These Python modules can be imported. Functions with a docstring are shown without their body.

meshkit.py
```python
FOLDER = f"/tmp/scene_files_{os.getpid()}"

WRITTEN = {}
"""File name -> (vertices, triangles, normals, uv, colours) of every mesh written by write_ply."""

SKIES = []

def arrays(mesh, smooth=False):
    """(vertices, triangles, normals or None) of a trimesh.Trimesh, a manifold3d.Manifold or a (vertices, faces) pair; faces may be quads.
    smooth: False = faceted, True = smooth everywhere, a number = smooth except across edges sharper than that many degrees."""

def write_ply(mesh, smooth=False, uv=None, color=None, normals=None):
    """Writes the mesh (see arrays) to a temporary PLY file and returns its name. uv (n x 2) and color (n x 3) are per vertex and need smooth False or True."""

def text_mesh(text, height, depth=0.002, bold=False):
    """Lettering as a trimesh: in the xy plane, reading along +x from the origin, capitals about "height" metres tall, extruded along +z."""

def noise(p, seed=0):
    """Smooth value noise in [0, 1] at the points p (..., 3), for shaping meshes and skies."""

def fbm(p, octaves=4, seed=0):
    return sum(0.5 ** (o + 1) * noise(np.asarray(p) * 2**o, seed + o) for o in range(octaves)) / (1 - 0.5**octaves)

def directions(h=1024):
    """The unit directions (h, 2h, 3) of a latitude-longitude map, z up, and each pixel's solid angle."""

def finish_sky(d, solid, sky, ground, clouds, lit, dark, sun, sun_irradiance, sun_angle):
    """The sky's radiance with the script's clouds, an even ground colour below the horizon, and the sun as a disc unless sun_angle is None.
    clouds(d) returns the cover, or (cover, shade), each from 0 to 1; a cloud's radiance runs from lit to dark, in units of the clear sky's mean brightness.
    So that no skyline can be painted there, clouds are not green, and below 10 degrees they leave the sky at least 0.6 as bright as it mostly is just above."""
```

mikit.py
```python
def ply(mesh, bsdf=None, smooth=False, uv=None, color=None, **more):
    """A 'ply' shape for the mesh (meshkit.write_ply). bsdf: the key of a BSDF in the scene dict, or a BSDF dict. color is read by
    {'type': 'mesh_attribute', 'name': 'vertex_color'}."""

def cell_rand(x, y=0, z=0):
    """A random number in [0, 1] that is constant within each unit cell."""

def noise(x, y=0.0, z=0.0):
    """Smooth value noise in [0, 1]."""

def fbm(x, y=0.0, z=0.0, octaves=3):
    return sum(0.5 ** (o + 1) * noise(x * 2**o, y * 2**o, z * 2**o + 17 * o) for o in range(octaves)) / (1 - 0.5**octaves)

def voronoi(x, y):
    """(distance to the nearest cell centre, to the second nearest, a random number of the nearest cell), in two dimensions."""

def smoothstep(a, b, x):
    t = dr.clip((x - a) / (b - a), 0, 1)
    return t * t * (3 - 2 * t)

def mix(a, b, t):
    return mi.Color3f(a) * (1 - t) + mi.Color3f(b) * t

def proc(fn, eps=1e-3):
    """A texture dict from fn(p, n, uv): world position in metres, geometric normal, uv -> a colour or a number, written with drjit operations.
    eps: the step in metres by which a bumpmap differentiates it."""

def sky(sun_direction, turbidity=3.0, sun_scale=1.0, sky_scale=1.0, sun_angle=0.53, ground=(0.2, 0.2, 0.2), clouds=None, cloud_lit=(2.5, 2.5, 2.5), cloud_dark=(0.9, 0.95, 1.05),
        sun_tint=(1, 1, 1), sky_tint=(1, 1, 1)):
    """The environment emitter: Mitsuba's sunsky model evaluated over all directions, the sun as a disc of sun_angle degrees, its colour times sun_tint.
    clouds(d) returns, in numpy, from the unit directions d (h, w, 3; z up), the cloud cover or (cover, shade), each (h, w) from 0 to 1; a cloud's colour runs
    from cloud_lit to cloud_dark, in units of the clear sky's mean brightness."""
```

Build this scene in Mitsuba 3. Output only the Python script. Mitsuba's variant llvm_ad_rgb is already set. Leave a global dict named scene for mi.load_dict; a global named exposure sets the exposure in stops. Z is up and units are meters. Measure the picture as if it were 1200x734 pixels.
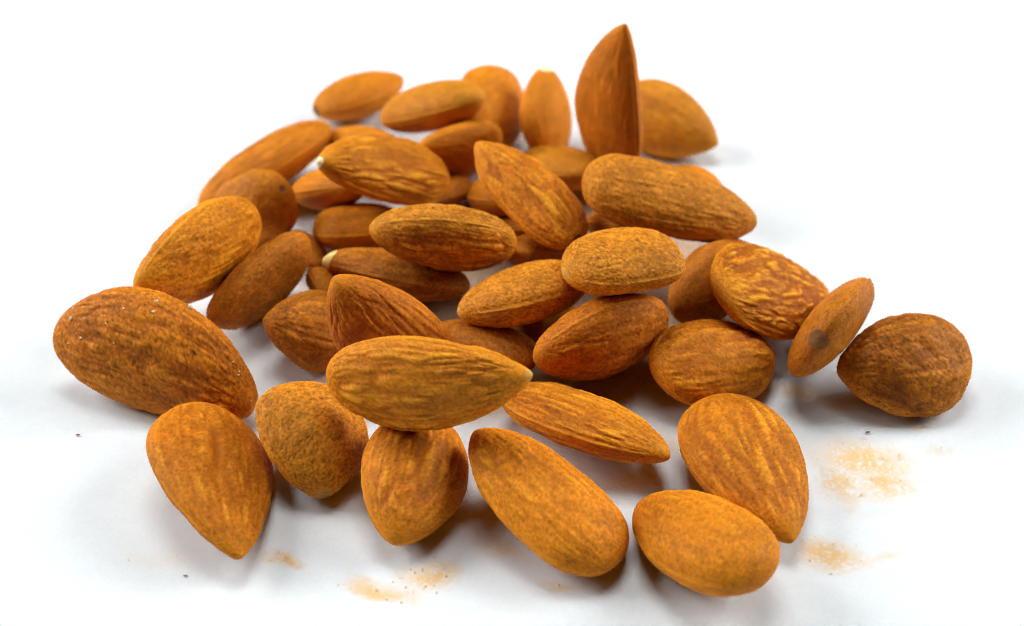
"""A heap of almonds on white paper, lit by soft lamps. Built in mesh code, units metres (tables in millimetres)."""
import math
import numpy as np
import trimesh
import drjit as dr
import mitsuba as mi
import mikit
import meshkit

MM = 0.001
T = mi.ScalarTransform4f
scene, labels = {'type': 'scene'}, {}

# ---------------------------------------------------------------- camera, light, exposure
exposure = 0.30
EL, DIST, FPX = math.radians(36.5), 0.188, 1500.0
eye = np.array([0, -DIST * math.cos(EL), DIST * math.sin(EL)])
scene['camera'] = {
    'type': 'thinlens', 'fov': math.degrees(2 * math.atan(600 / FPX)), 'fov_axis': 'x',
    'near_clip': 0.01, 'far_clip': 20.0, 'aperture_radius': 0.0011, 'focus_distance': 0.158,
    'to_world': T().look_at(origin=eye.tolist(), target=[0, 0, 0], up=[0, 0, 1]),
}


def plain(rgb):
    return {'type': 'rgb', 'value': list(rgb)}


scene['lamp_shell'] = {'type': 'twosided', 'bsdf': {'type': 'principled', 'base_color': plain((.03, .03, .03)), 'roughness': .6}}


def softbox(key, at, aim, w, h, rgb, label):
    """A studio softbox: a black flared housing with a bright diffuser panel facing the almonds."""
    at, aim = np.array(at, float), np.array(aim, float)
    m = T().look_at(origin=at.tolist(), target=aim.tolist(), up=[0, 1, 0.01])
    pts = [(-w, -h, 0), (w, -h, 0), (w, h, 0), (-w, h, 0), (-w * .3, -h * .3, -.22), (w * .3, -h * .3, -.22), (w * .3, h * .3, -.22), (-w * .3, h * .3, -.22)]
    f = [(0, 1, 5, 4), (1, 2, 6, 5), (2, 3, 7, 6), (3, 0, 4, 7), (4, 5, 6, 7)]
    scene[key + '__housing'] = mikit.ply((np.array(pts) * [1.02, 1.02, 1] - [0, 0, .006], f), 'lamp_shell', to_world=m)
    scene[key + '__diffuser'] = {'type': 'rectangle', 'to_world': m @ T().scale([w, h, 1]),
                                 'bsdf': {'type': 'diffuse', 'reflectance': plain((.8, .8, .8))}, 'emitter': {'type': 'area', 'radiance': plain(rgb)}}
    labels[key] = {'label': label, 'category': 'lamp'}


softbox('softbox_lamp', (-.03, .16, .64), (0, .0, 0), .16, .14, (6.6, 6.65, 6.65), 'softbox lamp hanging high above the almonds, outside the picture')
softbox('softbox_lamp_001', (-.60, .16, .36), (0, .0, 0), .20, .20, (9.1, 9.35, 9.5), 'softbox lamp standing to the left of the almonds, outside the picture')
softbox('softbox_lamp_002', (.60, .16, .36), (0, .0, 0), .20, .20, (8.4, 8.65, 8.8), 'softbox lamp standing to the right of the almonds, outside the picture')

# ---------------------------------------------------------------- paper
STAINS = [  # x, y, rx, ry, turn, strength: tan powder rubbed into the paper (mm)
    (44.8, -31.2, 6.6, 4.2, -.2, .9), (40.7, -35.5, 2.6, 4.4, .2, .75), (46.5, -35.2, 4.6, 3.2, .1, .8), (55.2, -29.6, 2.6, 1.0, .2, .38),
    (37.2, -47.6, 4.4, 2.8, -.15, .9), (43.9, -47.3, 3.4, .8, .25, .35),
    (-15.0, -53.0, 5.0, 1.6, -.25, .85), (-9.3, -50.6, 3.8, 2.7, .2, .85), (-26.3, -48.4, 2.6, 1.1, -.3, .85),
    (14.4, -34.9, 3.6, 1.9, .1, .7), (38.9, -17.4, 3.6, 2.0, -.2, .6), (43.5, -20.5, 3.0, 1.2, -.4, .5), (-1.5, -46.2, 3.6, 1.4, -.5, .5), (5.8, -52.6, 2.6, .8, -.2, .5),
    (51.6, -24.2, 4.0, 1.0, -.15, .45), (-40.8, -48.2, 4.4, 1.8, 0, .16), (21.0, -28.0, 5.0, 3.0, 0, .35)]


def paper_colour(p, n, uv):
    x, y = p.x / MM, p.y / MM
    s = mi.Float(0)
    wx, wy = 2.2 * (mikit.fbm(x * .45, y * .45, 3.0) - .5), 2.2 * (mikit.fbm(x * .45, y * .45, 9.0) - .5)
    for a, b, rx, ry, c, k in STAINS:
        ca, sa = math.cos(c), math.sin(c)
        u, v = ((x + wx - a) * ca + (y + wy - b) * sa) / rx, ((y + wy - b) * ca - (x + wx - a) * sa) / ry
        s = dr.maximum(s, k * (1 - mikit.smoothstep(.05, 1.35, dr.sqrt(u * u + v * v))))
    pile = 1 - mikit.smoothstep(.72, 1.02, dr.sqrt(dr.square((x + wx - 3) / 39) + dr.square((y + wy - 6) / 33)))    # gap shade painted into the paper under the heap, in a powder brown
    grain = mikit.fbm(x * 2.6, y * 2.6, 1.0)
    blot = mikit.fbm(x * .6, y * .6, 5.0)
    s = s * mikit.smoothstep(.06, .62, .62 * grain + .38 * blot)
    base = mikit.mix((.73, .768, .778), (.77, .803, .81), mikit.fbm(x * .05, y * .05, 2.0))
    fibre = mikit.noise(x * 4.0, y * 4.0, 7.0)
    base = base * (1 - .05 * fibre - .05 * mikit.fbm(x * .22, y * .35, 4.0))
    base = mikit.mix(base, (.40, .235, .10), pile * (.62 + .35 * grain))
    return mikit.mix(base, (.74, .50, .235), dr.clip(1.2 * s, 0, 1))


def paper_relief(p, n, uv):
    x, y = p.x / MM, p.y / MM
    return .5 * mikit.noise(x * 3.2, y * 3.2) + .25 * mikit.noise(x * 7.0, y * 7.0)


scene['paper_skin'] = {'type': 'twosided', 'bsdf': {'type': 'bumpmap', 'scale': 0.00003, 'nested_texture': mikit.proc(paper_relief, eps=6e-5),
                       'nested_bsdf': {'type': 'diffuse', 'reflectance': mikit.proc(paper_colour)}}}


def paper_mesh():
    """One sheet, 1.3 x 1.1 m, with faint creases that only dip below the level the almonds rest on."""
    gx = np.concatenate([np.linspace(-650, -130, 30)[:-1], np.linspace(-130, 130, 261), np.linspace(130, 650, 30)[1:]])
    gy = np.concatenate([np.linspace(-320, -80, 20)[:-1], np.linspace(-80, 130, 211), np.linspace(130, 800, 40)[1:]])
    X, Y = np.meshgrid(gx, gy, indexing='xy')
    P = np.stack([X, Y, np.zeros_like(X)], -1)
    z = -.35 * meshkit.fbm(P * .035, 3, 4)
    for (x0, y0, ang, w, d) in ((48, -41, .06, 1.1, .16), (-52, -26, .12, 1.2, .16), (52, -8, .5, 1.5, .12), (-48, 10, -.4, 1.4, .12)):
        u = (X - x0) * math.cos(ang) + (Y - y0) * math.sin(ang)
        v = -(X - x0) * math.sin(ang) + (Y - y0) * math.cos(ang) + 1.5 * (meshkit.noise(P * .08, 7) - .5)
        z -= d * np.exp(-(v / w) ** 2) * np.exp(-(u / 26) ** 2)
    V = np.stack([X, Y, z], -1).reshape(-1, 3) * MM
    ny, nx = X.shape
    i = np.arange(ny * nx).reshape(ny, nx)
    F = np.stack([i[:-1, :-1], i[:-1, 1:], i[1:, 1:], i[1:, :-1]], -1).reshape(-1, 4)
    return V, F


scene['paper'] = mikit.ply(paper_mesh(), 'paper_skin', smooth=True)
labels['paper'] = {'label': 'white sheet of paper lying under all the almonds, smudged with tan powder', 'category': 'paper', 'kind': 'structure'}

# ---------------------------------------------------------------- almonds: where each one lies
# centre (mm), rotation vector, length, width, thickness (mm), tip sharpness, bend, fullness
ALMONDS = {
    'A': (-27.829, 61.488, 4.247, -0.274, -0.14, 0.641, 19.069, 13.54, 7.881, 0.737, 0.011, 0.921),
    'B': (-13.25, 44.15, 10.92, -0.169, -0.418, -0.699, 23.369, 13.263, 7.873, 0.647, -0.008, 1.162),
    'C': (-3.249, 54.846, 5.907, 0.7, 0.504, 1.288, 22.371, 14.55, 8.325, 0.687, 0.024, 0.977),
    'D': (5.902, 49.383, 7.021, 1.225, 0.099, 1.716, 17.495, 11.534, 7.696, 0.708, -0.004, 0.945),
    'E': (16.139, 32.871, 16.784, 0.655, -1.561, 0.324, 32.868, 16.066, 6.871, 0.778, 0.121, 0.8),
    'F': (27.44, 49.195, 5.444, 0.806, 0.013, -0.616, 19.494, 13.001, 8.314, 0.732, -0.058, 0.96),
    'G': (-40.968, 33.886, 5.276, 0.494, -0.384, -2.476, 26.017, 14.024, 7.975, 0.679, -0.012, 1.035),
    'H': (-40.061, 17.81, 6.859, -0.205, 1.813, 1.527, 15.78, 11.695, 8.919, 0.576, -0.052, 1.338),
    'I': (-43.712, -2.45, 12.031, 0.705, -1.477, -1.605, 24.526, 15.066, 8.391, 0.679, 0.007, 0.958),
    'J': (-36.098, -2.031, 6.618, 0.686, -1.17, -1.916, 20.15, 14.325, 7.298, 0.705, -0.03, 1.097),
    'K': (-46.837, -19.264, 6.365, 1.065, -0.048, -0.397, 30.483, 15.99, 8.258, 0.62, 0.127, 0.978),
    'L': (-35.447, -39.024, 4.363, -0.414, 0.326, -1.215, 27.374, 15.965, 6.388, 0.773, -0.051, 0.838),
    'M': (-24.681, -33.108, 4.985, -0.051, 0.558, -1.087, 16.007, 13.87, 8.001, 0.78, 0.089, 1.184),
    'N': (-11.88, -39.02, 4.368, -0.164, 0.343, -1.687, 20.408, 13.091, 8.303, 0.651, 0.014, 0.961),
    'O': (-9.875, -35.365, 16.247, 1.426, -0.456, -0.041, 26.941, 12.775, 7.503, 0.761, -0.059, 0.941),
    'P': (-16.727, -17.738, 10.512, 1.062, -1.625, 1.748, 21.769, 13.125, 8.015, 0.783, 0.062, 1.104),
    'Q': (-28.081, -10.654, 5.132, 0.703, -0.837, 3.032, 12.79, 12.083, 8.651, 0.743, -0.005, 0.82),
    'R': (-23.594, 17.125, 4.108, -0.34, -0.078, -0.099, 14.74, 13.624, 7.018, 0.687, 0.001, 1.179),
    'S': (-9.627, 0.076, 13.242, 0.287, -2.676, 1.314, 20.957, 13.93, 8.5, 0.687, -0.011, 1.059),
    'T': (-17.174, 3.496, 4.564, 0.15, 0.725, 2.81, 22.658, 13.772, 7.007, 0.696, -0.006, 0.997),
    'U': (-19.631, 19.752, 12.853, -0.754, 0.409, -2.45, 25.52, 12.831, 7.595, 0.751, -0.008, 1.097),
    'V': (2.186, 11.451, 13.752, 0.514, -0.052, 2.35, 22.51, 11.912, 6.644, 0.831, -0.054, 1.221),
    'W': (23.332, 8.723, 13.711, 0.353, 0.294, -0.037, 27.53, 12.541, 7.941, 0.81, 0.024, 1.344),
    'X': (14.245, -10.641, 16.273, 0.596, -3.044, 0.278, 16.497, 14.435, 7.418, 0.673, 0.049, 1.351),
    'Y': (1.478, -8.187, 9.218, 0.229, -0.591, -2.746, 18.997, 13.732, 7.945, 0.696, 0.006, 1.01),
    'Z': (11.959, -15.251, 7.069, 0.397, -1.611, -2.259, 20.148, 14.929, 9.304, 0.613, -0.011, 0.886),
    'AA': (-4.14, -12.373, 3.43, 0.151, 0.459, 2.804, 15.966, 10.073, 6.255, 0.718, -0.01, 1.33),
    'BB': (9.485, -29.111, 4.203, -0.428, 0.081, -0.616, 24.258, 13.472, 6.455, 0.789, 0.021, 1.13),
    'CC': (3.554, -43.296, 5.21, 0.361, 0.051, 2.368, 23.722, 12.733, 7.827, 0.755, -0.004, 1.276),
    'DD': (21.254, -49.634, 4.754, -0.296, 0.134, 2.213, 20.171, 12.589, 8.52, 0.682, -0.024, 1.127),
    'EE': (29.344, -36.324, 3.682, -0.117, 0.135, -1.388, 25.367, 15.748, 7.276, 0.814, -0.071, 1.022),
    'FF': (26.981, -17.365, 4.683, 0.366, 0.261, 0.376, 19.166, 13.299, 7.746, 0.567, -0.019, 1.066),
    'GG': (36.697, -5.289, 7.626, 0.329, 0.506, 0.496, 24.657, 16.174, 7.081, 0.773, 0.022, 0.808),
    'HH': (43.234, -13.582, 8.122, 1.502, 1.243, 0.342, 23.69, 15.282, 6.43, 0.585, -0.035, 1.257),
    'II': (52.041, -18.523, 5.223, -0.137, 0.843, -2.804, 19.175, 13.676, 8.414, 0.646, 0.035, 0.998),
    'JJ': (29.41, 0.857, 5.52, 1.214, 0.59, 0.722, 21.27, 11.515, 8.913, 0.641, -0.013, 0.81),
    'KK': (7.257, 34.349, 4.714, -0.266, 0.359, 2.079, 20.527, 11.997, 7.241, 0.674, -0.018, 1.035),
    'LL': (29.1, 27.175, 5.324, -0.557, -0.181, -1.394, 20.917, 10.952, 6.699, 0.673, -0.006, 0.757),
    'MM': (-8.907, 36.204, 7.032, 0.067, -1.276, -1.767, 20.765, 13.685, 7.244, 0.752, -0.011, 0.739),
    'NN': (-28.873, 25.395, 6.045, -0.413, -0.384, -1.041, 21.299, 11.518, 6.849, 0.677, -0.005, 0.937),
    'OO': (-24.738, 40.25, 5.378, 2.251, -1.235, 0.154, 20.821, 12.188, 6.757, 0.663, 0.008, 0.98),
    'PP': (-2.345, 23.798, 5.455, -0.355, 0.419, 1.771, 21.2, 10.067, 7.406, 0.67, -0.011, 0.887),
    'QQ': (3.294, 8.377, 5.233, -0.403, -0.551, -1.831, 18.024, 10.506, 5.623, 0.677, 0.006, 0.804),
    'F1': (-32.029, 12.875, 3.003, 0.411, 0.699, 1.797, 10.892, 8.063, 4.84, 0.692, 0.002, 0.564),  # from here down: added filler almonds, put in to darken the gaps
    'F2': (-27.491, 3.135, 2.868, 0.326, 0.903, 1.518, 13.442, 7.057, 4.357, 0.682, -0.005, 0.712),
    'F3': (5.141, -6.646, 2.808, -0.021, -0.309, -0.069, 12.362, 9.159, 5.29, 0.628, 0.005, 0.661),
    'F4': (0.353, 16.804, 3.6, -0.523, -0.27, -0.92, 12.426, 11.417, 4.473, 0.665, -0.005, 0.783),
    'F8': (15.775, 14.603, 5.994, -0.508, -0.369, -1.54, 20.57, 8.661, 5.581, 0.668, -0.008, 1.027),
    'F10': (-9.8, 30.326, 2.609, 0.248, 1.141, 4.54, 11.306, 8.067, 4.569, 0.655, -0.015, 0.725),
}

# base colours (linear): ground tint, raised ridges, grooves
TINTS = {
    'gold':   ((.590, .198, .009), (.770, .312, .017), (.345, .090, .004)),
    'amber':  ((.600, .196, .009), (.740, .280, .015), (.400, .108, .005)),
    'orange': ((.540, .174, .008), (.690, .255, .014), (.325, .079, .004)),
    'red':    ((.505, .152, .008), (.620, .210, .015), (.285, .064, .004)),
    'dust':   ((.505, .178, .011), (.640, .265, .023), (.300, .084, .006)),
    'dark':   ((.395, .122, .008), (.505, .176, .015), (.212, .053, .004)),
}
# key: tint, ridge strength, ridge count, grain, lumpiness, extras
STYLE = {
    'A': ('orange', .35, 5, .3, .5, {'scar': 1.0}), 'B': ('dust', .25, 5, .5, .4, {'blush': 'end'}), 'C': ('orange', .4, 5, .3, .6, {}), 'D': ('orange', .35, 4, .3, .4, {'bare': .12}),
    'E': ('red', .5, 5, .3, .4, {}), 'F': ('dust', .6, 4, .4, .4, {}), 'G': ('orange', .8, 5.5, .3, .4, {}), 'H': ('orange', .9, 3.4, .7, 1.4, {'scar': .55}),
    'I': ('gold', .8, 5.5, .7, .5, {'pits': 1}), 'J': ('dark', .35, 5, .8, .7, {}), 'K': ('red', .9, 5, 1.0, .7, {'flecks': 1, 'chop': .02}), 'L': ('orange', .75, 4.6, .5, .6, {'groove': 1, 'chop': .015}),
    'M': ('dust', .3, 5, .9, 1.3, {'patch': .5, 'bare': .03, 'chop': .045}), 'N': ('orange', .85, 4.6, .45, .5, {}), 'O': ('amber', 1.15, 5.0, .45, .2, {'bare': .022}), 'P': ('red', .9, 4.6, .5, .4, {}),
    'Q': ('dark', .7, 4.6, .7, .8, {}), 'R': ('orange', .3, 5, .3, .4, {}), 'S': ('dust', 1.0, 5.5, 1.0, .6, {'patch': .6}), 'T': ('dark', .7, 4.6, .9, .5, {'bare': .085}),
    'U': ('gold', 1.15, 4.4, .5, .5, {'bare': .024}), 'V': ('amber', 1.5, 4.6, .7, .4, {'scar': 1.3}), 'W': ('dust', .65, 4.6, .9, .6, {'chop': .03}), 'X': ('dust', .45, 5, 1.0, .6, {'bare': .012}),
    'Y': ('dust', .3, 5, 1.0, .5, {'bare': .018}), 'Z': ('red', .6, 4.2, .8, .7, {}), 'AA': ('dark', .4, 5, .7, .6, {}), 'BB': ('gold', 1.25, 5.6, .5, .4, {}),
    'CC': ('amber', .7, 4.6, .5, .5, {}), 'DD': ('orange', .45, 4.2, .45, .5, {}), 'EE': ('orange', .9, 4.2, .5, .5, {}), 'FF': ('orange', .95, 4.2, .6, .5, {}),
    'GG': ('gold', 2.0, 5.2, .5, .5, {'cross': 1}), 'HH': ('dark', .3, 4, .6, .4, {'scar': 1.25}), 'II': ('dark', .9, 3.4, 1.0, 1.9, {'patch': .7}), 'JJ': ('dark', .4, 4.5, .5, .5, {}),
    'KK': ('dust', .4, 5, .4, .4, {}), 'LL': ('orange', .4, 5, .3, .4, {}), 'MM': ('orange', .5, 5, .3, .6, {}), 'NN': ('orange', .4, 5, .4, .5, {}), 'OO': ('orange', .4, 5, .3, .4, {}),
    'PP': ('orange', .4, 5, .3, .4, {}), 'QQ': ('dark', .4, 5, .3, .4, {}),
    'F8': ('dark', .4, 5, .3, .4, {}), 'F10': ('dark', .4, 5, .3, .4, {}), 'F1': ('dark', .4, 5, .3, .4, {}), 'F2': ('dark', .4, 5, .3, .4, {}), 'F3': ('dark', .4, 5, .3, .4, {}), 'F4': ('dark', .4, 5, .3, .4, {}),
}
LABELS = {
    'A': 'orange-brown almond lying on the paper at the left end of the back row',
    'B': 'dusty olive-brown almond leaning in the back row, second from the left',
    'C': 'orange almond on end in the back row, behind the dusty olive-brown one',
    'E': 'tall red-brown almond standing on end, its sharp tip the highest point of the pile',
    'F': 'brown almond at the right end of the back row, behind the tall upright one',
    'G': 'long smooth orange almond along the upper left edge of the pile, above the lumpy one',
    'H': 'wrinkled lumpy almond with a small round scar, between two long almonds at upper left',
    'I': 'golden-brown pocked almond slanting at the left edge, just above the largest red-brown almond',
    'J': 'dull dark brown almond slanting on the paper beneath the golden-brown pocked one',
    'K': 'largest almond, red-brown and grainy with pale flecks, at the far left',
    'L': 'bright orange almond with a crooked furrow, tip forward at the front left',
    'M': 'squat dusty brown almond with dark blotches, right of the orange one with the furrow',
    'N': 'ridged orange almond pointing straight forward from under the big golden front almond',
    'O': 'big golden almond with lengthwise ridges lying across the others at the front centre',
    'P': 'red-orange almond with its tip raised, leaning behind the big golden front almond',
    'Q': 'short brown almond on the paper, left of the raised tip of the red-orange one',
    'R': 'smooth orange almond with a rounded left end, tucked beneath the golden one with chipped tip',
    'S': 'mottled brown almond lying sideways mid-pile, just above the one with the yellow tip',
    'T': 'narrow dark brown almond with a bare pale yellow tip at its left end',
    'U': 'golden almond with a chipped white left tip, high in the upper middle',
    'V': 'golden ridged almond slanting down to the right, dark scar at its lower end',
    'W': 'long dusty brown almond lying high on the right side, pointed to the right',
    'X': 'rounded ochre almond with a powdery skin, on top right of the centre',
    'Y': 'ochre grainy almond pointing left with a tiny pale tip, below the centre',
    'Z': 'red-brown almond right of centre, directly under the rounded ochre one',
    'AA': 'dark brown almond almost hidden behind the tip of the big golden front almond',
    'BB': 'slim ridged almond pointing right from beneath the tip of the big golden one',
    'CC': 'long golden-orange almond slanting down to the right at the bottom centre',
    'DD': 'smooth rounded orange almond nearest the bottom edge, front right',
    'EE': 'broad orange almond, tip pointing down, behind the smooth rounded one at front right',
    'FF': 'rounded almond with deep sideways wrinkles, above the broad orange one at front right',
    'GG': 'broad golden almond covered in fingerprint-like wrinkles on the right side',
    'HH': 'red-brown almond seen end on with a grey round scar, leaning on the golden one',
    'II': 'shrivelled dark brown almond lying at the far right',
    'JJ': 'shaded brown almond half hidden behind the broad wrinkled golden one',
    'KK': 'ochre almond of which only the top shows, in front of the tall upright one',
    'LL': 'orange almond peeping out behind the long dusty brown one at the right',
    'MM': 'orange-brown almond right of the golden white-tipped one, below the back row',
    'NN': 'shaded orange almond beneath the golden white-tipped one, right of the lumpy one',
    'OO': 'orange almond showing only as a strip behind the golden white-tipped one',
    'PP': 'shaded almond mostly hidden behind the left side of the slanting golden ridged one',
    'QQ': 'shaded almond mid-pile, under the lower end of the slanting golden ridged one',
    'D': 'upright almond at the back with a bare whitish tip pointing up',
    'F8': 'added filler almond deep in the dark gap between the rounded ochre one and the long dusty one',
    'F10': 'added filler almond deep in the dark gap left of the slanting golden ridged one',
    'F1': 'added filler almond deep in the dark gap between the lumpy almond and the smooth orange one',
    'F2': 'added filler almond deep in the dark gap left of the one with the yellow tip',
    'F3': 'added filler almond deep in the dark gap under the ochre grainy one, below the centre',
    'F4': 'added filler almond deep in the dark gap right of the mottled one, under the slanting ridged one',
}
HIDDEN = {'F8', 'F10', 'F1', 'F2', 'F3', 'F4', 'JJ', 'KK', 'LL', 'MM', 'NN', 'OO', 'PP', 'QQ', 'AA', 'R'}


def grain_relief(p, n, uv):
    x, y, z = p.x / MM, p.y / MM, p.z / MM
    return .6 * mikit.noise(x * 4.2, y * 4.2, z * 4.2) + .4 * mikit.noise(x * 9.0, y * 9.0, z * 9.0)


def skin_bsdf(rough):
    return {'type': 'bumpmap', 'scale': .00006, 'nested_texture': mikit.proc(grain_relief, eps=5e-5),
            'nested_bsdf': {'type': 'principled', 'base_color': {'type': 'mesh_attribute', 'name': 'vertex_color'}, 'roughness': rough, 'specular': .10}}


scene['almond_skin'] = skin_bsdf(.62)
scene['crumb_skin'] = {'type': 'diffuse', 'reflectance': plain((.80, .52, .22))}
scene['fleck_skin'] = {'type': 'diffuse', 'reflectance': plain((.72, .58, .34))}
scene['dark_crumb_skin'] = {'type': 'diffuse', 'reflectance': plain((.17, .065, .035))}


def rotation(rv):
    a = np.linalg.norm(rv)
    k = np.array(rv) / a
    C = np.array([[0, -k[2], k[1]], [k[2], 0, -k[0]], [-k[1], k[0], 0]])
    return np.eye(3) + math.sin(a) * C + (1 - math.cos(a)) * C @ C


def sstep(a, b, x):
    t = np.clip((x - a) / (b - a), 0, 1)
    return t * t * (3 - 2 * t)


def profile(t, b, full=1.0, a=.5):
    m = a / (a + b)
    w = np.maximum(t, 0) ** a * np.maximum(1 - t, 0) ** b / (m ** a * (1 - m) ** b)
    return 1 - np.maximum(1 - w, 0) ** full


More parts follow.
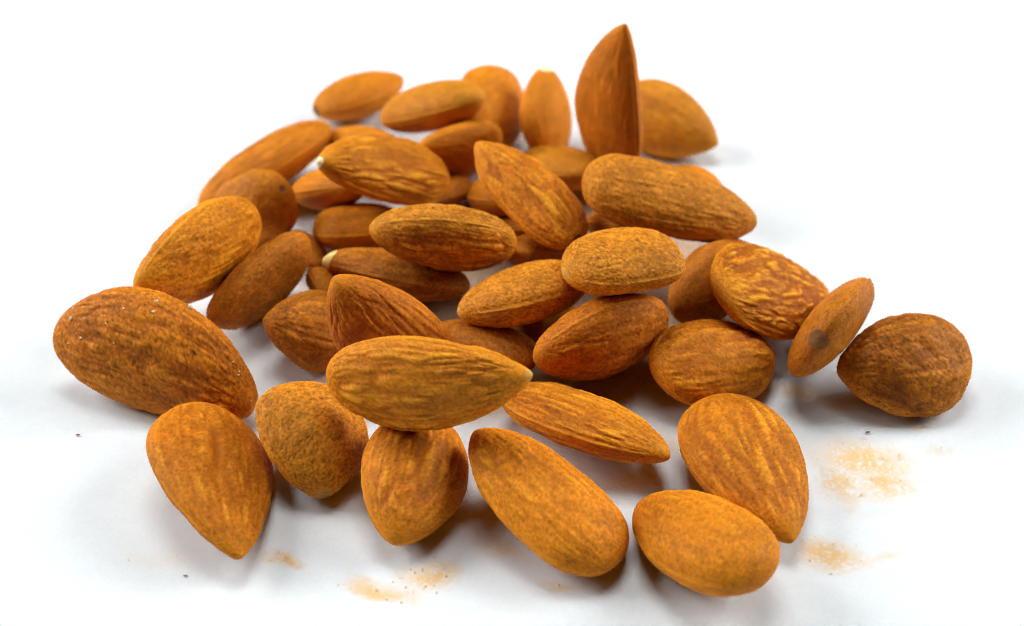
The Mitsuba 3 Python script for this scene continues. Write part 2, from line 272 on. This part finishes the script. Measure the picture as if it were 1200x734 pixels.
def almond(idx, name, L, W, Th, tip, bend, full):
    """Local mesh in mm (x from the blunt end to the tip, y across, z through the flat faces), its colours and which faces are parts."""
    tint, ridge, count, grain, lump, ex = STYLE[name]
    nt, nf = (120, 120) if name in HIDDEN else (176, 176)
    s = np.linspace(0, 1, nt + 1)[1:-1]
    t1 = np.sort((1 - np.cos(np.pi * (s * .96 + .02 * s))) / 2)
    t1 = t1 / t1[-1] * .9985
    f1 = np.linspace(0, 2 * np.pi, nf, endpoint=False)
    t, f = np.meshgrid(t1, f1, indexing='ij')
    seed = 31 * idx + 5

    def shape(t, f):
        w, h = profile(t, tip, full) * W / 2, profile(t, .5 + .35 * (tip - .5), full) * Th / 2
        sf = np.sin(f)
        y = w * np.cos(f) + bend * W * (4 * t * (1 - t) - .5)
        z = h * sf * np.maximum(np.abs(sf), 1e-3) ** .10          # a faint keel along the rim
        return np.stack([(t - .5) * L, y, z], -1)

    V = shape(t, f)
    dt, df = np.gradient(V, axis=0), np.roll(V, -1, 1) - np.roll(V, 1, 1)
    N = np.cross(df, dt)
    N /= np.linalg.norm(N, axis=-1, keepdims=True) + 1e-12
    if np.mean(np.sum(N * (V - V.mean((0, 1))), -1)) < 0:
        N = -N
    c, si = np.cos(f), np.sin(f)
    # wrinkles running from end to end, nearly parallel, broken up and wandering
    wn = profile(t, tip, full)
    ac = np.stack([c * W / 2 * (.42 + .58 * wn), si * Th / 2 * (.5 + .5 * wn)], -1) / .98 * (count / 5)
    lx = t * L / 5.8
    if ex.get('cross'):
        lx = lx * 2.3
    q = np.stack([t * L / 7.5, ac[..., 0] * .22, ac[..., 1] * .22], -1)
    wa = (meshkit.fbm(q + seed, 2, seed) - .5) * (3.4 if ex.get('cross') else .95)
    wb = (meshkit.fbm(q + seed + 9, 2, seed + 3) - .5) * 1.0
    n1 = meshkit.noise(np.stack([lx + seed, ac[..., 0] * 1.05 + wa, ac[..., 1] * 1.05 + wb], -1), seed + 1)
    n2 = meshkit.noise(np.stack([lx * 1.3 + seed, ac[..., 0] * 1.75 + wa * 1.7, ac[..., 1] * 1.75 + wb * 1.6], -1), seed + 2)
    r1, r2 = 1 - np.abs(2 * n1 - 1), 1 - np.abs(2 * n2 - 1)
    g1, g2 = sstep(.66, .98, r1), sstep(.62, .98, r2)
    patch = sstep(.30, .62, meshkit.fbm(V * .16 + seed, 2, seed + 4))
    ends = sstep(.02, .14, t) * (1 - sstep(.80, .97, t))
    flat = .35 + .65 * sstep(.15, .6, np.abs(si))
    mask = ends * flat * (.50 + .50 * patch) * ridge
    groove = np.clip(.95 * g1 + .60 * g2, 0, 1) * mask
    crest = np.clip(.75 * (1 - sstep(.30, .72, r1)) * sstep(.4, .6, n2) + .55 * sstep(.60, .82, n2), 0, 1) * mask
    P3 = V + seed * 3.7
    big = meshkit.fbm(P3 * .16, 3, seed + 6) - .5
    mid = meshkit.fbm(P3 * .55, 3, seed + 7) - .5
    fine = meshkit.fbm(P3 * 2.3, 2, seed + 8) - .5
    grit = meshkit.fbm(P3 * 4.6, 2, seed + 18) - .5
    speck = meshkit.noise(P3 * 3.4, seed + 9)
    fade = sstep(0, .06, t) * (1 - .6 * sstep(.9, 1, t))
    deep = .7 if ex.get('cross') else 1
    d = deep * (-.20 * groove + .12 * crest) + lump * (.85 * big + .22 * mid) * fade + (.10 * grain * fine + .075 * (.4 + grain) * grit) * fade
    pits = 0
    if ex.get('pits'):
        pits = sstep(.68, .85, meshkit.noise(P3 * .9 * [.5, 1, 1], seed + 11)) * ends
        d -= .16 * pits
    if ex.get('groove'):      # a crooked furrow on the upper face
        up = 1 if ex['groove'] > 0 else -1
        yy = V[..., 1] / (W / 2)
        line = yy - (-.12 + .55 * (t - .45) + .16 * np.sin(7 * t))
        fur = np.exp(-(line / .075) ** 2) * sstep(.26, .34, t) * (1 - sstep(.60, .72, t))
        hook = np.exp(-((t - .30) / .035) ** 2) * np.exp(-((yy + .32) / .16) ** 2)
        pits = np.clip(fur + hook, 0, 1)
        d -= .42 * pits
    dent = 0
    if ex.get('scar'):        # the round mark at the blunt end is slightly sunken
        rad = np.hypot(V[..., 1] - V[0, :, 1].mean(), V[..., 2])
        dent = (1 - sstep(.6 * ex['scar'], 1.15 * ex['scar'], rad)) * (t < .2)
        d -= .22 * dent
    seam = np.exp(-(si / .055) ** 2) * ends
    d += .09 * seam - .05 * np.exp(-((np.abs(si) - .16) / .06) ** 2) * ends
    V = V + N * d[..., None]
    if ex.get('chop'):        # a blunt, broken-off point
        lim = (.5 - ex['chop']) * L + .5 * (meshkit.fbm(P3 * .8, 2, seed + 30) - .5)
        V[..., 0] = np.minimum(V[..., 0], lim + .25 * (V[..., 0] - lim))
    # colour of the skin itself
    base, hi, lo = (np.array(k) for k in TINTS[tint])
    rng = np.random.default_rng(seed)
    hue = rng.normal(0, .012, 3) + rng.normal(0, .05)
    C = np.broadcast_to(base * (1 + hue), V.shape).copy()
    mixin = lambda k, col: C + (np.asarray(col) - C) * np.clip(k, 0, 1)[..., None]
    C = mixin(.95 * crest, hi)
    C = mixin(.80 * groove, lo)
    C = C * (1 + .38 * mid + .32 * big)[..., None]
    C = C * (1 + grain * (.60 * fine + .25 * (speck - .5)) + (.55 + 1.3 * grain) * grit)[..., None]
    C = mixin(.55 * grain * sstep(.70, .95, speck) * sstep(.45, .6, meshkit.noise(P3 * 1.3, seed + 15)), hi * [1.05, 1.2, 1.8])
    C = mixin(.5 * grain * sstep(.74, .95, meshkit.noise(P3 * 2.6, seed + 16)), lo * .8)
    if not np.isscalar(pits):
        C = mixin(.55 * pits, lo)
    blot = sstep(.54, .68, meshkit.fbm(P3 * .27 + 40, 3, seed + 12))
    C = mixin((.75 if ex.get('patch') else .12) * ex.get('patch', 1) * blot, lo * .62)
    C = mixin(.35 * sstep(.90, .99, t), hi)                    # worn lighter towards the point
    C = mixin(.30 * (1 - sstep(.0, .05, t)), lo)
    rim = np.exp(-(si / .10) ** 2) * sstep(.5, .62, meshkit.fbm(P3 * .3 + 90, 2, seed + 13))
    C = mixin(.40 * rim, hi)
    C = mixin(.30 * seam, hi)
    if ex.get('scar'):
        C = mixin(.45 * dent, lo)
    C = np.clip(C, .004, .8)
    # poles
    p0, p1 = V[0].mean(0), V[-1].mean(0)
    verts = np.vstack([V.reshape(-1, 3), p0, p1])
    cols = np.vstack([C.reshape(-1, 3), C[0].mean(0), C[-1].mean(0)])
    n = len(t1)
    i = np.arange(n * nf).reshape(n, nf)
    a, b, cc, dd = i[:-1], np.roll(i, -1, 1)[:-1], np.roll(i, -1, 1)[1:], i[1:]
    F = np.vstack([np.stack([a, dd, cc], -1).reshape(-1, 3), np.stack([a, cc, b], -1).reshape(-1, 3),
                   np.stack([np.full(nf, n * nf), i[0], np.roll(i[0], -1)], -1), np.stack([np.full(nf, n * nf + 1), np.roll(i[-1], -1), i[-1]], -1)])
    tri = verts[F]
    vol = np.sum(tri[:, 0] * np.cross(tri[:, 1], tri[:, 2]))
    if vol < 0:
        F = F[:, ::-1]
    tv = np.r_[t.ravel(), 0, 1]
    tf, cen = tv[F].mean(1), verts[F].mean(1)
    part = np.zeros(len(F), int)
    if ex.get('bare'):
        edge = 1 - ex['bare'] * (.55 + .9 * meshkit.noise(cen * .55 + seed, seed + 20))
        part[tf > edge] = 1
    if ex.get('scar'):
        rad = np.hypot(cen[:, 1] - p0[1], cen[:, 2]) * (1 + .35 * (meshkit.fbm(cen * 1.1 + seed, 3, seed + 21) - .5))
        part[(rad < ex['scar']) & (tf < .2)] = 2
    return verts, F, cols, part


def submesh(v, f, c, keep):
    used, inv = np.unique(f[keep], return_inverse=True)
    return (v[used], inv.reshape(-1, 3)), c[used]


for idx, (name, row) in enumerate(ALMONDS.items()):
    key = 'almond' if idx == 0 else f'almond_{idx:03d}'
    v, f, col, part = almond(idx, name, *row[6:])
    v = (v @ rotation(row[3:6]).T + np.array(row[:3]))
    v[:, 2] = np.maximum(v[:, 2], .01 + .02 * 0)           # rests on the paper, never through it
    v = v * MM
    labels[key] = {'label': LABELS[name], 'category': 'almond', 'group': 'almonds heaped on the white paper'}
    m, c = submesh(v, f, col, part == 0)
    has = STYLE[name][5]
    scene[key + ('__skin' if has.get('bare') or has.get('scar') or has.get('flecks') else '')] = mikit.ply(m, 'almond_skin', smooth=True, color=c)
    for k, what in ((1, 'bare_tip'), (2, 'scar')):
        if not (part == k).any():
            continue
        m, c = submesh(v, f, col, part == k)
        wob = meshkit.fbm(m[0] / MM * 1.6, 2, 70 + idx)[:, None]
        if k == 1:
            c = np.array((.82, .60, .20)) * (.72 + .5 * wob)
            if name in 'UD':
                c = np.array((.84, .70, .42)) * (.75 + .45 * wob)
            if name == 'M':
                c = np.array((.42, .20, .05)) * (.7 + .5 * wob)
            if name in 'OXY':
                c = np.array((.62, .31, .06)) * (.75 + .45 * wob)
        else:
            c = np.array((.150, .075, .030)) * (.6 + .8 * wob)
            if name == 'HH':
                c = np.array((.20, .090, .030)) * (.7 + .6 * wob)
        scene[key + '__' + what] = mikit.ply(m, 'almond_skin', smooth=True, color=np.clip(c, 0, .85))
        labels[key + '__' + what] = {'label': 'bare pale kernel showing at the tip' if k == 1 else 'round dark scar at the blunt end'}
    if has.get('flecks'):
        R3, ctr = rotation(row[3:6]), np.array(row[:3])
        rng = np.random.default_rng(77)
        up = (eye / MM - ctr) @ R3
        best = f[part == 0]
        tri = v[best]
        nrm = np.cross(tri[:, 1] - tri[:, 0], tri[:, 2] - tri[:, 0])
        nrm /= np.linalg.norm(nrm, axis=1, keepdims=True) + 1e-20
        ok = np.nonzero(nrm @ np.array([0, -.6, .8]) > .55)[0]
        bits = []
        for j in range(17):
            k = rng.choice(ok)
            r = (.09 + .09 * rng.random()) if j > 2 else .26 + .12 * rng.random()
            b = trimesh.creation.icosphere(1, r * MM)
            b.vertices *= rng.uniform(.6, 1.25, 3)
            b.vertices += (rng.random(b.vertices.shape) - .5) * r * MM * .5
            b.apply_translation(tri[k].mean(0) + nrm[k] * r * .25 * MM)
            bits.append(b)
        scene[key + '__flecks'] = mikit.ply(trimesh.util.concatenate(bits), 'fleck_skin', smooth=False)
        labels[key + '__flecks'] = {'label': 'pale flecks stuck to the red-brown skin', 'kind': 'stuff'}

# ---------------------------------------------------------------- powder and crumbs on the paper
rng = np.random.default_rng(11)
bits = []
for (x, y, rx, ry, turn, k) in STAINS:
    for _ in range(int(9 * k * math.sqrt(rx * ry))):
        a, r = rng.uniform(0, 2 * math.pi), math.sqrt(rng.random()) * 1.05
        u, w = r * rx * math.cos(a), r * ry * math.sin(a)
        px, py = x + u * math.cos(turn) - w * math.sin(turn), y + u * math.sin(turn) + w * math.cos(turn)
        s = .05 + .09 * rng.random() ** 2
        b = trimesh.creation.icosphere(0, s * MM)
        b.vertices *= rng.uniform(.5, 1.3, 3) * [1, 1, .4]
        b.apply_translation(np.array([px, py, s * .25]) * MM)
        bits.append(b)
scene['almond_powder'] = mikit.ply(trimesh.util.concatenate(bits), 'crumb_skin', smooth=True)
labels['almond_powder'] = {'label': 'fine tan powder scattered on the white paper around the almonds', 'category': 'powder', 'kind': 'stuff'}
for j, (x, y, s, lab) in enumerate(((46.5, -26.2, .20, 'dark red crumb on the paper in front of the shrivelled dark almond'), (66.7, -5.4, .12, 'tiny brown crumb on the paper at the far right edge'),
                                    (-56.4, -26.7, .15, 'tiny brown crumb on the paper below the largest almond at the left'), (-37.5, -50.8, .13, 'tiny brown crumb on the paper at the bottom left'))):
    key = 'crumb' if j == 0 else f'crumb_{j:03d}'
    b = trimesh.creation.icosphere(2, s * MM)
    b.vertices *= [1.7, .7, .5]
    b.vertices += (meshkit.noise(b.vertices / MM * 4, 3 + j)[:, None] - .5) * b.vertices * 1.3
    b.apply_translation([x * MM, y * MM, s * .4 * MM])
    scene[key] = mikit.ply(b, 'dark_crumb_skin', smooth=True)
    labels[key] = {'label': lab, 'category': 'crumb'}
